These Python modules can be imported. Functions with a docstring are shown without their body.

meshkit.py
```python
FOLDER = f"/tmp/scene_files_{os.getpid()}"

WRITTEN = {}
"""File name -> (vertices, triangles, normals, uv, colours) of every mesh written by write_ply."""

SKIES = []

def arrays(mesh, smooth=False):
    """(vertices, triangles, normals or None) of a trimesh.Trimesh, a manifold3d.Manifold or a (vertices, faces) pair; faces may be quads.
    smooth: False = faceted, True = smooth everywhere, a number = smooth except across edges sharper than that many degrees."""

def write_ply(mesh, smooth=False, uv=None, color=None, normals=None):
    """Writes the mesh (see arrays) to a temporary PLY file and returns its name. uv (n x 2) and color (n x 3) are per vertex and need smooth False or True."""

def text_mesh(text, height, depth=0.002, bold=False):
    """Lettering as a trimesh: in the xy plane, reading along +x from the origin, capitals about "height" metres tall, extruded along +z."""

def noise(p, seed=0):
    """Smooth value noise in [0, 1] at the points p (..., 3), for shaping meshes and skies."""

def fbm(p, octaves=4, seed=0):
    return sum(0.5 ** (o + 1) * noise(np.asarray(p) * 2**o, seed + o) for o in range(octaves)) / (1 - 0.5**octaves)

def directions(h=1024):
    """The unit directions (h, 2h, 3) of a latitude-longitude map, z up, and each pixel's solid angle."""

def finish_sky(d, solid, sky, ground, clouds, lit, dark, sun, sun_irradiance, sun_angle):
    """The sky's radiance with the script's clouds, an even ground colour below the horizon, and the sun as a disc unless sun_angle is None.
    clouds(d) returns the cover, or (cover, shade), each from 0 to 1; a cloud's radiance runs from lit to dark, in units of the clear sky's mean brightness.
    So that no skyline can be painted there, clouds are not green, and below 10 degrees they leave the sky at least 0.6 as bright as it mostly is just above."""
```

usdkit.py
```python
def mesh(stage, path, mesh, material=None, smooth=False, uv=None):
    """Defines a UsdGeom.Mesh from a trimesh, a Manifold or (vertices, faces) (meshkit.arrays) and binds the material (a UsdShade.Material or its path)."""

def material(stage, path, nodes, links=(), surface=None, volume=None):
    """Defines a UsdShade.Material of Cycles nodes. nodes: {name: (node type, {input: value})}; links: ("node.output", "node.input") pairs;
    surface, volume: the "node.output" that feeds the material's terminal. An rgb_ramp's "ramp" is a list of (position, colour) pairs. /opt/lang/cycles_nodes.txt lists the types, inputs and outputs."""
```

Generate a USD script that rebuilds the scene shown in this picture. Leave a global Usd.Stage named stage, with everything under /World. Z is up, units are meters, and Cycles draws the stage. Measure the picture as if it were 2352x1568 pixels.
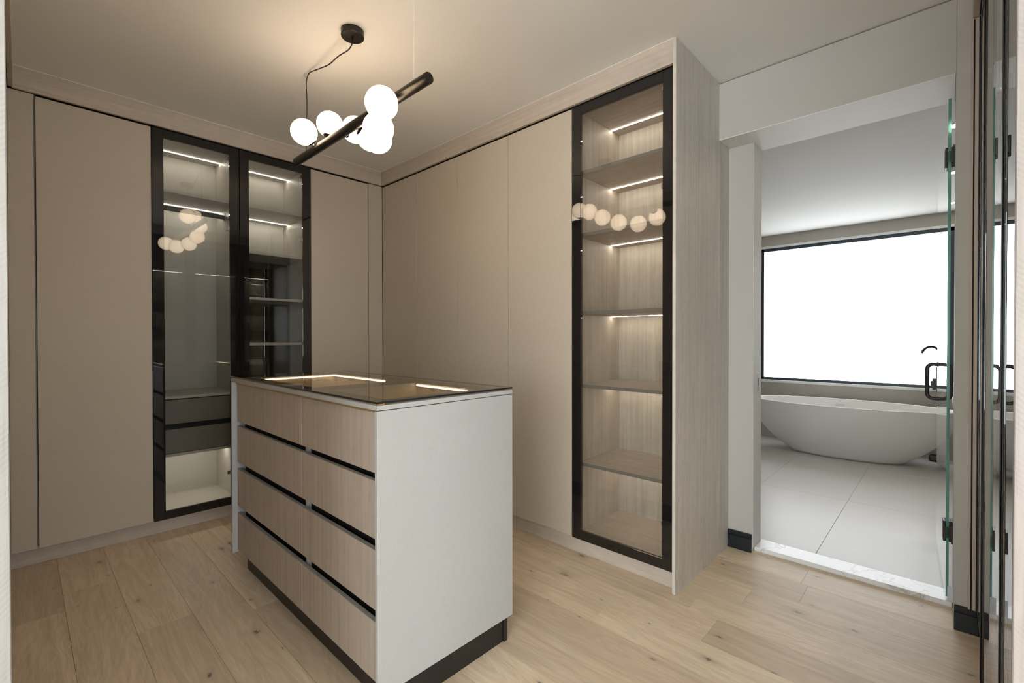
import math
import random

import numpy as np
import trimesh
from pxr import Gf, Sdf, Usd, UsdGeom, UsdLux, UsdShade

import usdkit

random.seed(7)
stage = Usd.Stage.CreateInMemory()
UsdGeom.SetStageUpAxis(stage, UsdGeom.Tokens.z)
UsdGeom.SetStageMetersPerUnit(stage, 1.0)
UsdGeom.Xform.Define(stage, "/World")

# ------------------------------------------------------------------ camera and exposure
FPX, YAW, PITCH, ROLL = 1063.756, math.radians(43.25095765), math.radians(-0.45853881), math.radians(-0.06744045)
EYE = (0.0, 0.0, 1.20)
EXPOSURE = 2.15
fwd = np.array([math.cos(YAW) * math.cos(PITCH), math.sin(YAW) * math.cos(PITCH), math.sin(PITCH)])
right = np.cross(fwd, [0, 0, 1.0]); right /= np.linalg.norm(right)
up = np.cross(right, fwd)
right = right * math.cos(ROLL) + up * math.sin(ROLL)
up = np.cross(right, fwd)
cam = UsdGeom.Camera.Define(stage, "/World/camera")
cam.CreateHorizontalApertureAttr(36.0)
cam.CreateVerticalApertureAttr(24.0)
cam.CreateFocalLengthAttr(36.0 * FPX / 2352)
cam.CreateClippingRangeAttr(Gf.Vec2f(0.02, 100))
cam.CreateExposureAttr(EXPOSURE)
cam.AddTransformOp().Set(Gf.Matrix4d(*right, 0, *up, 0, *(-fwd), 0, *EYE, 1))

# light levels (scene units): lamps, LED strips, daylight through the frosted bathroom window and fill from two added bedroom windows
GLOBE = (1.0, 0.77, 0.54); GLOBE_E = 2.0
LED = (1.0, 0.91, 0.76); LED_E = 8.0
LED_WARM = (1.0, 0.78, 0.48); LED_WARM_E = 4.5
PANE = (0.93, 0.965, 1.0); PANE_E = 1.0
BED = (0.88, 0.95, 1.0); BED_E = 1.4; BED3_E = 2.8
SPOT = (1.0, 0.85, 0.65); SPOT_E = 14.0; DOWN_E = 100.0

# ------------------------------------------------------------------ materials
L = "/World/Looks/"
UsdGeom.Scope.Define(stage, "/World/Looks")
MATS = {}


def mat(name, nodes, links, surface):
    MATS[name] = usdkit.material(stage, L + name, nodes, links, surface=surface)
    return MATS[name]


def plain(name, color, rough=0.5, metallic=0.0, **kw):
    return mat(name, {"p": ("principled_bsdf", {"base_color": color, "roughness": rough, "metallic": metallic, **kw})}, [], "p.BSDF")


def emit(name, color, strength):
    return mat(name, {"e": ("emission", {"color": color, "strength": strength})}, [], "e.emission")


def paint(name, color, rough=0.6, scale=350.0, strength=0.05):
    return mat(name, {
        "g": ("geometry", {}),
        "n": ("noise_texture", {"scale": scale, "detail": 3.0}),
        "m": ("noise_texture", {"scale": 1.3, "detail": 2.0}),
        "r": ("rgb_ramp", {"ramp": [(0.25, tuple(c * 0.97 for c in color)), (0.75, tuple(min(c * 1.02, 0.95) for c in color))]}),
        "b": ("bump", {"strength": strength, "distance": 0.001}),
        "p": ("principled_bsdf", {"roughness": rough})},
        [("g.position", "n.vector"), ("g.position", "m.vector"), ("m.fac", "r.fac"), ("r.color", "p.base_color"),
         ("n.fac", "b.height"), ("b.normal", "p.normal")], "p.BSDF")


def dot_node(nodes, links, key, axis):
    """value node 'key': the world position along one axis ('x','y','z')"""
    links.append(("sx." + axis, key))


def linen(name, color, u, rough=0.62, contrast=0.09):
    """woven linen laminate on a vertical face whose horizontal axis is u"""
    hu = {"x": (1400, 1400, 24), "y": (1400, 1400, 24)}[u]
    dark = tuple(c * (1 - contrast) for c in color)
    lite = tuple(min(c * (1 + contrast * 0.7), 0.95) for c in color)
    return mat(name, {
        "g": ("geometry", {}),
        "a": ("mapping", {"scale": (60, 60, 900)}),
        "c": ("mapping", {"scale": (700, 700, 45)}),
        "n1": ("noise_texture", {"scale": 1.0, "detail": 2.0}),
        "n2": ("noise_texture", {"scale": 1.0, "detail": 2.0}),
        "n3": ("noise_texture", {"scale": 2.2, "detail": 3.0}),
        "s": ("math", {"math_type": "add"}),
        "h": ("math", {"math_type": "multiply", "value2": 0.5}),
        "r": ("rgb_ramp", {"ramp": [(0.3, dark), (0.7, lite)]}),
        "r3": ("rgb_ramp", {"ramp": [(0.2, (0.96, 0.96, 0.96)), (0.8, (1.0, 1.0, 1.0))]}),
        "mm": ("mix", {"mix_type": "multiply", "fac": 1.0}),
        "b": ("bump", {"strength": 0.12, "distance": 0.0006}),
        "p": ("principled_bsdf", {"roughness": rough, "specular_ior_level": 0.35})},
        [("g.position", "a.vector"), ("g.position", "c.vector"), ("g.position", "n3.vector"), ("a.vector", "n1.vector"), ("c.vector", "n2.vector"),
         ("n1.fac", "s.value1"), ("n2.fac", "s.value2"), ("s.value", "h.value1"), ("h.value", "r.fac"),
         ("n3.fac", "r3.fac"), ("r.color", "mm.color1"), ("r3.color", "mm.color2"), ("mm.color", "p.base_color"),
         ("h.value", "b.height"), ("b.normal", "p.normal")], "p.BSDF")


def oak(name, color, u, v, rough=0.5, streak=0.16, chevron=0.10, width=0.031, pitch=0.0085, seed=0.0):
    """light oak laminate: streaks along world axis v and fine herringbone saw marks folding across axis u"""
    sc = {"x": 0, "y": 1, "z": 2}
    sm = [0.0, 0.0, 0.0]; sm[sc[v]] = 1.6; sm[sc[u]] = 55.0
    sm = [s if s else 1.0 for s in sm]
    sf = [1.0, 1.0, 1.0]; sf[sc[v]] = 14.0; sf[sc[u]] = 420.0
    d = tuple(c * (1 - streak) for c in color)
    l = tuple(min(c * (1 + streak * 0.8), 0.95) for c in color)
    nodes = {
        "g": ("geometry", {}), "sx": ("separate_xyz", {}),
        "a": ("mapping", {"scale": tuple(sm), "location": (seed, seed * 1.7, seed * 0.6)}), "n1": ("noise_texture", {"scale": 1.0, "detail": 4.0, "roughness": 0.6}),
        "f": ("mapping", {"scale": tuple(sf)}), "n2": ("noise_texture", {"scale": 1.0, "detail": 2.0}),
        "wn": ("noise_texture", {"scale": 38.0, "detail": 2.0}), "wm": ("math", {"math_type": "multiply_add", "value2": 5.0}),
        "pn": ("noise_texture", {"scale": 21.0, "detail": 1.0}), "pr": ("map_range", {"from_min": 0.35, "from_max": 0.62, "to_min": 0.05, "to_max": 1.0, "clamp": True}),
        "lerp": ("mix_float", {"a": 1.0}),
        "r": ("rgb_ramp", {"ramp": [(0.28, d), (0.5, color), (0.72, l)]}),
        "pp": ("math", {"math_type": "pingpong", "value2": width}),
        "ad": ("math", {"math_type": "add"}),
        "mu": ("math", {"math_type": "multiply", "value2": 2 * math.pi / pitch}),
        "si": ("math", {"math_type": "sine"}),
        "mr": ("map_range", {"from_min": -1.0, "from_max": 1.0, "to_min": 1.0 - chevron, "to_max": 1.0}),
        "nm": ("map_range", {"from_min": 0.25, "from_max": 0.75, "to_min": 0.93, "to_max": 1.03}),
        "mt": ("math", {"math_type": "multiply"}),
        "cc": ("combine_xyz", {}),
        "mm": ("mix", {"mix_type": "multiply", "fac": 1.0}),
        "b": ("bump", {"strength": 0.15, "distance": 0.0008}),
        "p": ("principled_bsdf", {"roughness": rough, "specular_ior_level": 0.4})}
    links = [("g.position", "sx.vector"), ("g.position", "a.vector"), ("a.vector", "n1.vector"), ("n1.fac", "r.fac"),
             ("g.position", "f.vector"), ("f.vector", "n2.vector"),
             ("sx." + u, "pp.value1"), ("pp.value", "ad.value1"), ("sx." + v, "ad.value2"), ("ad.value", "mu.value1"),
             ("g.position", "wn.vector"), ("wn.fac", "wm.value1"), ("mu.value", "wm.value3"), ("wm.value", "si.value1"),
             ("g.position", "pn.vector"), ("pn.fac", "pr.value"), ("pr.result", "lerp.fac"), ("mr.result", "lerp.b"),
             ("si.value", "mr.value"), ("n2.fac", "nm.value"), ("lerp.result", "mt.value1"), ("nm.result", "mt.value2"),
             ("mt.value", "cc.x"), ("mt.value", "cc.y"), ("mt.value", "cc.z"),
             ("r.color", "mm.color1"), ("cc.vector", "mm.color2"), ("mm.color", "p.base_color"),
             ("mt.value", "b.height"), ("b.normal", "p.normal")]
    return mat(name, nodes, links, "p.BSDF")


def pane_glass(name, tint, ior=1.55, rough=0.0):
    """thin pane: tinted see-through with a fresnel reflection where a ray enters; the exit face only tints"""
    return mat(name, {
        "f": ("fresnel", {"IOR": ior}), "gm": ("geometry", {}), "iv": ("math", {"math_type": "subtract", "value1": 1.0}), "mu": ("math", {"math_type": "multiply"}),
        "t": ("transparent_bsdf", {"color": tuple(math.sqrt(c) for c in tint)}),
        "g": ("glossy_bsdf", {"color": (1, 1, 1), "roughness": rough}), "m": ("mix_closure", {})},
        [("gm.backfacing", "iv.value2"), ("iv.value", "mu.value1"), ("f.fac", "mu.value2"), ("mu.value", "m.fac"),
         ("t.BSDF", "m.closure1"), ("g.BSDF", "m.closure2")], "m.closure")


LINEN_C = (0.535, 0.463, 0.373)
linen("linen_along_x", LINEN_C, "x")
linen("linen_along_y", LINEN_C, "y")
linen("linen_white", (0.42, 0.415, 0.402), "x", contrast=0.06)
OAK_C = (0.53, 0.452, 0.375)
oak("oak_trim_x", OAK_C, "z", "x", streak=0.13)
oak("oak_trim_y", OAK_C, "z", "y", streak=0.13)
oak("oak_upright_x", (0.62, 0.57, 0.505), "x", "z")  # oak greyed and lightened: daylight on the end panel put into its colour
oak("oak_upright_y", OAK_C, "y", "z")
oak("oak_flat_y", OAK_C, "x", "y")
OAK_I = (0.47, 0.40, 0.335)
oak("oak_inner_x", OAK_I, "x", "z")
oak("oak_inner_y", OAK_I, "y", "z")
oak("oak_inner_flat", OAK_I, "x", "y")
oak("oak_dimmed_x", (0.30, 0.284, 0.264), "x", "z")  # same oak, darkened to offset strong window light on the left end panel
oak("oak_dimmed_y", (0.31, 0.275, 0.252), "y", "z")  # same oak again, darkened against the side window light
oak("oak_drawer", (0.47, 0.392, 0.322), "y", "z", streak=0.14, seed=3.0)
oak("oak_tray", (0.55, 0.46, 0.34), "y", "z", chevron=0.02)
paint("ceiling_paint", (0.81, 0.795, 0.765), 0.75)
paint("wall_paint", (0.475, 0.452, 0.415), 0.55)
paint("bedroom_paint", (0.80, 0.79, 0.77), 0.6)
paint("lit_wall_paint", (0.72, 0.71, 0.69), 0.5)  # wall paint lightened where bathroom light falls
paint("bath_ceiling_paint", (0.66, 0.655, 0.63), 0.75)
plain("caulk", (0.80, 0.76, 0.70), 0.5)
plain("carcass_dark", (0.05, 0.042, 0.035), 0.6)
paint("carcass_grey", (0.50, 0.48, 0.435), 0.45, 500.0, 0.02)
plain("carcass_taupe", (0.20, 0.18, 0.155), 0.45)
plain("lip_edge", (0.33, 0.32, 0.29), 0.5)
plain("shelf_edge", (0.17, 0.15, 0.13), 0.5)
plain("black_frame", (0.010, 0.009, 0.009), 0.012, specular_ior_level=0.6)
plain("black_matt", (0.012, 0.011, 0.010), 0.4)
plain("gap_black", (0.008, 0.006, 0.005), 0.7)
pane_glass("clear_glass", (0.88, 0.89, 0.87), 1.56)
pane_glass("grey_glass", (0.74, 0.74, 0.73), 1.56)
pane_glass("bronze_glass", (0.66, 0.60, 0.49), 1.33)
pane_glass("door_glass", (0.93, 0.965, 0.95), 1.5)
mat("smoked_mirror", {"p": ("principled_bsdf", {"base_color": (0.26, 0.26, 0.26), "metallic": 1.0, "roughness": 0.01})}, [], "p.BSDF")
plain("glass_green_edge", (0.13, 0.36, 0.30), 0.15, transmission_weight=0.3)
plain("glass_dark_edge", (0.012, 0.018, 0.024), 0.1)
mat("black_bronze", {"g": ("geometry", {}), "n": ("noise_texture", {"scale": 60.0, "detail": 3.0}),
                     "r": ("rgb_ramp", {"ramp": [(0.3, (0.030, 0.026, 0.022)), (0.7, (0.05, 0.044, 0.038))]}),
                     "p": ("principled_bsdf", {"metallic": 0.75, "roughness": 0.32})},
    [("g.position", "n.vector"), ("n.fac", "r.fac"), ("r.color", "p.base_color")], "p.BSDF")
plain("chrome", (0.75, 0.75, 0.75), 0.15, 1.0)
plain("cable_black", (0.02, 0.02, 0.02), 0.4)
plain("wire_clear", (0.75, 0.74, 0.72), 0.2)
plain("amber_leak", (0.52, 0.37, 0.17), 0.38, 0.6)
plain("amber_pad", (0.42, 0.22, 0.06), 0.4)
plain("skirting_paint", (0.012, 0.016, 0.020), 0.22)
paint("tub_stone", (0.74, 0.725, 0.69), 0.38, 300.0, 0.02)
plain("tub_mark", (0.56, 0.56, 0.55), 0.4)
plain("white_trim", (0.82, 0.82, 0.80), 0.4)
plain("window_frame_metal", (0.02, 0.035, 0.05), 0.35)
plain("grout", (0.48, 0.46, 0.43), 0.8)
plain("subfloor", (0.20, 0.135, 0.08), 0.9)
plain("film", (0.55, 0.60, 0.66), 0.18, 0.6)
mat("globe_light", {"w": ("layer_weight", {"blend": 0.5}),
                    "r": ("rgb_ramp", {"ramp": [(0.0, tuple(1.22 * c for c in GLOBE)), (0.45, tuple(0.98 * c for c in GLOBE)), (0.8, (0.62, 0.45, 0.28)), (1.0, (0.36, 0.24, 0.13))]}),
                    "e": ("emission", {"strength": GLOBE_E})}, [("w.facing", "r.fac"), ("r.color", "e.color")], "e.emission")
emit("led_light", LED, LED_E)
emit("led_warm_light", LED_WARM, LED_WARM_E)
emit("spot_light", SPOT, SPOT_E)
emit("fill_daylight", BED, BED_E)
emit("side_fill_daylight", BED, BED3_E)
mat("frosted_daylight", {
    "g": ("geometry", {}), "s": ("separate_xyz", {}), "n": ("noise_texture", {"scale": 0.9, "detail": 1.0}),
    "r": ("rgb_ramp", {"ramp": [(0.25, (0.90, 0.95, 1.0)), (0.75, (0.965, 0.98, 1.0))]}),
    "e": ("emission", {"strength": PANE_E})},
    [("g.position", "n.vector"), ("n.fac", "r.fac"), ("r.color", "e.color")], "e.emission")
mat("floor_oak", {
    "o": ("object_info", {}), "g": ("geometry", {}),
    "rv": ("math", {"math_type": "multiply", "value2": 37.0}), "cv": ("combine_xyz", {}),
    "off": ("mix", {"mix_type": "add", "fac": 1.0}),
    "a": ("mapping", {"scale": (34, 1.5, 1)}), "n1": ("noise_texture", {"scale": 1.0, "detail": 5.0, "roughness": 0.62, "distortion": 0.6}),
    "a2": ("mapping", {"scale": (6, 0.9, 1)}), "n2": ("noise_texture", {"scale": 1.0, "detail": 3.0, "distortion": 1.2}),
    "a3": ("mapping", {"scale": (260, 7, 1)}), "n3": ("noise_texture", {"scale": 1.0, "detail": 2.0}),
    "r": ("rgb_ramp", {"ramp": [(0.22, (0.63, 0.49, 0.34)), (0.5, (0.755, 0.61, 0.445)), (0.78, (0.82, 0.69, 0.525))]}),
    "r2": ("rgb_ramp", {"ramp": [(0.25, (0.90, 0.885, 0.87)), (0.6, (1, 1, 1)), (0.85, (1.06, 1.05, 1.03))]}),
    "r3": ("rgb_ramp", {"ramp": [(0.3, (0.93, 0.92, 0.91)), (0.6, (1, 1, 1))]}),
    "rg": ("math", {"math_type": "multiply", "value2": 85.0}), "rs": ("math", {"math_type": "sine"}), "rm": ("map_range", {"from_min": -1.0, "from_max": 1.0, "to_min": 0.93, "to_max": 1.02}), "rc": ("combine_xyz", {}),
    "m0": ("mix", {"mix_type": "multiply", "fac": 1.0}), "m1": ("mix", {"mix_type": "multiply", "fac": 1.0}), "m2": ("mix", {"mix_type": "multiply", "fac": 1.0}),
    "ro": ("rgb_ramp", {"ramp": [(0.0, (0.86, 0.84, 0.82)), (0.5, (0.97, 0.96, 0.95)), (1.0, (1.07, 1.07, 1.06))]}),
    "m3": ("mix", {"mix_type": "multiply", "fac": 1.0}),
    # knots: sparse warped cells, each a dark eye with a soft halo
    "wn": ("noise_texture", {"scale": 9.0, "detail": 2.0}), "wm": ("mix", {"mix_type": "linear_light", "fac": 0.018}),
    "ka": ("mapping", {"scale": (6.2, 3.0, 0.01)}), "kv": ("voronoi_texture", {"scale": 1.0, "dimensions": "2D"}),
    "ks": ("separate_color", {}), "kg": ("math", {"math_type": "greater_than", "value2": 0.40}),
    "kr": ("rgb_ramp", {"ramp": [(0.0, (1, 1, 1)), (0.045, (0.9, 0.9, 0.9)), (0.08, (0.36, 0.36, 0.36)), (0.16, (0.12, 0.12, 0.12)), (0.34, (0, 0, 0))]}),
    "kp": ("math", {"math_type": "power", "value2": 3.0}), "kq": ("math", {"math_type": "multiply_add", "value2": 0.9, "value3": 0.22}), "kd": ("math", {"math_type": "divide"}),
    "kb": ("rgb_to_bw", {}), "kn": ("noise_texture", {"scale": 55.0, "detail": 3.0}),
    "kx": ("map_range", {"from_min": 0.35, "from_max": 0.55, "to_min": 0.45, "to_max": 1.0, "clamp": True}),
    "km": ("math", {"math_type": "multiply"}), "km2": ("math", {"math_type": "multiply"}), "kk": ("math", {"math_type": "multiply", "value2": 0.85, "use_clamp": True}),
    "m4": ("mix", {"mix_type": "mix", "color2": (0.085, 0.062, 0.048)}),
    "b": ("bump", {"strength": 0.10, "distance": 0.0008}),
    "p": ("principled_bsdf", {"roughness": 0.42, "specular_ior_level": 0.42})},
    [("o.random", "rv.value1"), ("rv.value", "cv.x"), ("rv.value", "cv.y"), ("g.position", "off.color1"), ("cv.vector", "off.color2"),
     ("off.color", "a.vector"), ("a.vector", "n1.vector"), ("off.color", "a2.vector"), ("a2.vector", "n2.vector"), ("off.color", "a3.vector"), ("a3.vector", "n3.vector"),
     ("n1.fac", "r.fac"), ("n2.fac", "r2.fac"), ("n3.fac", "r3.fac"), ("o.random", "ro.fac"),
     ("n2.fac", "rg.value1"), ("rg.value", "rs.value1"), ("rs.value", "rm.value"), ("rm.result", "rc.x"), ("rm.result", "rc.y"), ("rm.result", "rc.z"), ("r.color", "m0.color1"), ("rc.vector", "m0.color2"), ("m0.color", "m1.color1"), ("r2.color", "m1.color2"), ("m1.color", "m2.color1"), ("r3.color", "m2.color2"), ("m2.color", "m3.color1"), ("ro.color", "m3.color2"),
     ("off.color", "wn.vector"), ("off.color", "wm.color1"), ("wn.color", "wm.color2"), ("wm.color", "ka.vector"), ("ka.vector", "kv.vector"),
     ("kv.color", "ks.color"), ("ks.r", "kg.value1"), ("kv.distance", "kd.value1"), ("ks.g", "kp.value1"), ("kp.value", "kq.value1"), ("kq.value", "kd.value2"), ("kd.value", "kr.fac"), ("kr.color", "kb.color"), ("off.color", "kn.vector"), ("kn.fac", "kx.value"),
     ("kb.val", "km.value1"), ("kg.value", "km.value2"), ("km.value", "km2.value1"), ("kx.result", "km2.value2"), ("km2.value", "kk.value1"),
     ("kk.value", "m4.fac"), ("m3.color", "m4.color1"), ("m4.color", "p.base_color"), ("n3.fac", "b.height"), ("b.normal", "p.normal")], "p.BSDF")
mat("tile_porcelain", {
    "g": ("geometry", {}), "n": ("noise_texture", {"scale": 1.6, "detail": 5.0, "distortion": 0.4}),
    "r": ("rgb_ramp", {"ramp": [(0.3, (0.66, 0.645, 0.61)), (0.7, (0.71, 0.695, 0.665))]}), "p": ("principled_bsdf", {"roughness": 0.34})},
    [("g.position", "n.vector"), ("n.fac", "r.fac"), ("r.color", "p.base_color")], "p.BSDF")
mat("marble", {
    "g": ("geometry", {}), "n": ("noise_texture", {"scale": 3.0, "detail": 6.0, "distortion": 1.6}),
    "r": ("rgb_ramp", {"ramp": [(0.0, (0.80, 0.80, 0.79)), (0.485, (0.80, 0.80, 0.79)), (0.505, (0.50, 0.47, 0.42)), (0.52, (0.79, 0.79, 0.78)), (1.0, (0.82, 0.82, 0.81))]}),
    "p": ("principled_bsdf", {"roughness": 0.2})},
    [("g.position", "n.vector"), ("n.fac", "r.fac"), ("r.color", "p.base_color")], "p.BSDF")
mat("ribbed_cladding", {
    "g": ("geometry", {}), "sx": ("separate_xyz", {}), "pp": ("math", {"math_type": "pingpong", "value2": 0.40}), "ad": ("math", {"math_type": "add"}),
    "mu": ("math", {"math_type": "multiply", "value2": 2 * math.pi / 0.022}), "si": ("math", {"math_type": "sine"}),
    "n": ("noise_texture", {"scale": 30.0, "detail": 3.0}),
    "mr": ("map_range", {"from_min": -1.0, "from_max": 1.0, "to_min": 0.0, "to_max": 1.0}),
    "r": ("rgb_ramp", {"ramp": [(0.0, (0.40, 0.37, 0.32)), (0.5, (0.45, 0.415, 0.36)), (1.0, (0.475, 0.44, 0.385))]}),
    "b": ("bump", {"strength": 0.15, "distance": 0.002}), "p": ("principled_bsdf", {"roughness": 0.5})},
    [("g.position", "sx.vector"), ("sx.y", "pp.value1"), ("pp.value", "ad.value1"), ("sx.z", "ad.value2"), ("ad.value", "mu.value1"), ("mu.value", "si.value1"),
     ("si.value", "mr.value"), ("mr.result", "r.fac"), ("r.color", "p.base_color"), ("mr.result", "b.height"), ("b.normal", "p.normal")], "p.BSDF")

# ------------------------------------------------------------------ helpers
counts = {}


def numbered(path):
    n = counts.get(path, 0)
    counts[path] = n + 1
    return path if n == 0 else f"{path}_{n:03d}"


def tag(prim, label=None, cat=None, group=None, kind=None):
    for k, v in (("label", label), ("category", cat), ("group", group), ("kind", kind)):
        if v:
            prim.SetCustomDataByKey(k, v)


class Thing:
    def __init__(self, name, loc=(0, 0, 0), label=None, cat=None, group=None, kind=None):
        self.path = numbered("/World/" + name)
        self.loc = np.array(loc, float)
        x = UsdGeom.Xform.Define(stage, self.path)
        x.AddTranslateOp().Set(Gf.Vec3d(*map(float, loc)))
        self.prim = x.GetPrim()
        tag(self.prim, label, cat, group, kind)

    def part(self, name, mesh, material, parent=None, smooth=False, label=None, kind=None):
        """mesh in world coordinates; parent is the path of a part of this thing (for a sub-part)"""
        path = numbered((parent or self.path) + "/" + name)
        m = mesh.copy()
        m.apply_translation(-self.loc)
        p = usdkit.mesh(stage, path, m, MATS[material], smooth=smooth)
        tag(p.GetPrim(), label, kind=kind)
        return path


def dup(thing, loc, label, group=None):
    name = thing.path.rsplit("/", 1)[1]
    base = name[:-4] if name[-4:-3] == "_" and name[-3:].isdigit() else name
    path = numbered("/World/" + base)
    x = UsdGeom.Xform.Define(stage, path)
    p = x.GetPrim()
    p.GetReferences().AddInternalReference(Sdf.Path(thing.path))
    x.GetPrim().GetAttribute("xformOp:translate").Set(Gf.Vec3d(*map(float, loc)))
    p.SetInstanceable(True)
    tag(p, label, thing.prim.GetCustomDataByKey("category"), group or thing.prim.GetCustomDataByKey("group"))
    return p


def box(a, b, c=0.0008):
    """chamfered box between two corners"""
    a, b = np.minimum(a, b).astype(float), np.maximum(a, b).astype(float)
    c = min(c, 0.45 * float((b - a).min()))
    if c <= 0:
        return trimesh.creation.box(bounds=[a, b])
    v = []
    for sx in (0, 1):
        for sy in (0, 1):
            for sz in (0, 1):
                p = np.where([sx, sy, sz], b, a)
                d = np.where([sx, sy, sz], -1.0, 1.0) * c
                for k in range(3):
                    q = p + d
                    q[k] = p[k]
                    v.append(q)
    return trimesh.convex.convex_hull(np.array(v))


def join(*ms):
    return trimesh.util.concatenate(list(ms))


def cyl(p, q, r, n=24):
    return trimesh.creation.cylinder(r, segment=[p, q], sections=n)


def tube(points, r, n=12):
    """swept round tube through points (n x 3)"""
    P = np.array(points, float)
    T = np.gradient(P, axis=0)
    T /= np.linalg.norm(T, axis=1)[:, None]
    ref = np.array([0, 0, 1.0]) if abs(T[0, 2]) < 0.9 else np.array([1.0, 0, 0])
    N = np.cross(T[0], ref); N /= np.linalg.norm(N)
    rings = []
    for i in range(len(P)):
        N = N - T[i] * (N @ T[i]); N /= np.linalg.norm(N)
        B = np.cross(T[i], N)
        t = np.linspace(0, 2 * np.pi, n, endpoint=False)
        rings.append(P[i] + r * (np.cos(t)[:, None] * N + np.sin(t)[:, None] * B))
    v = np.vstack(rings + [P[:1], P[-1:]])
    f = []
    for i in range(len(P) - 1):
        for k in range(n):
            a, b = i * n + k, i * n + (k + 1) % n
            f += [[a, b, b + n], [a, b + n, a + n]]
    for k in range(n):
        f.append([len(P) * n, (k + 1) % n, k])
        f.append([len(P) * n + 1, (len(P) - 1) * n + k, (len(P) - 1) * n + (k + 1) % n])
    m = trimesh.Trimesh(v, f, process=False)
    if m.volume < 0:
        m.invert()
    return m


def smooth_path(pts, k=10):
    from scipy.interpolate import CubicSpline
    P = np.array(pts, float)
    t = np.r_[0, np.cumsum(np.linalg.norm(np.diff(P, axis=0), axis=1))]
    return CubicSpline(t, P)(np.linspace(0, t[-1], k * len(P)))


class Frame:
    """local (u along the run, v depth into the cabinet, z up) to world"""
    def __init__(self, ox, oy, ux, uy, vx, vy):
        self.o, self.u, self.v = np.array([ox, oy]), np.array([ux, uy]), np.array([vx, vy])

    def pt(self, u, v, z):
        xy = self.o + self.u * u + self.v * v
        return np.array([xy[0], xy[1], z])

    def box(self, u0, u1, v0, v1, z0, z1, c=0.0008):
        return box(self.pt(u0, v0, z0), self.pt(u1, v1, z1), c)


CEIL = 2.593
DZ0, DZ1 = 0.092, 2.468          # door bottom, door top
TRIM0 = 2.477                     # underside of the cornice
YA, XB, XL, YC = 3.487, 2.108, -0.037, -0.088   # door front planes of the four runs
FA = Frame(0, YA, 1, 0, 0, 1)     # far run, faces -y
FB = Frame(XB, 0, 0, 1, 1, 0)     # right run, faces -x
FL = Frame(XL, 0, 0, 1, -1, 0)    # left run, faces +x
FC = Frame(0, YC, 1, 0, 0, -1)    # near run, faces +y
BATHWALL = 2.64                   # face of the wall above and right of the bathroom opening
RECESS = 2.80                     # face of the recessed wall left of the opening
DEPTH = 0.48

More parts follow.
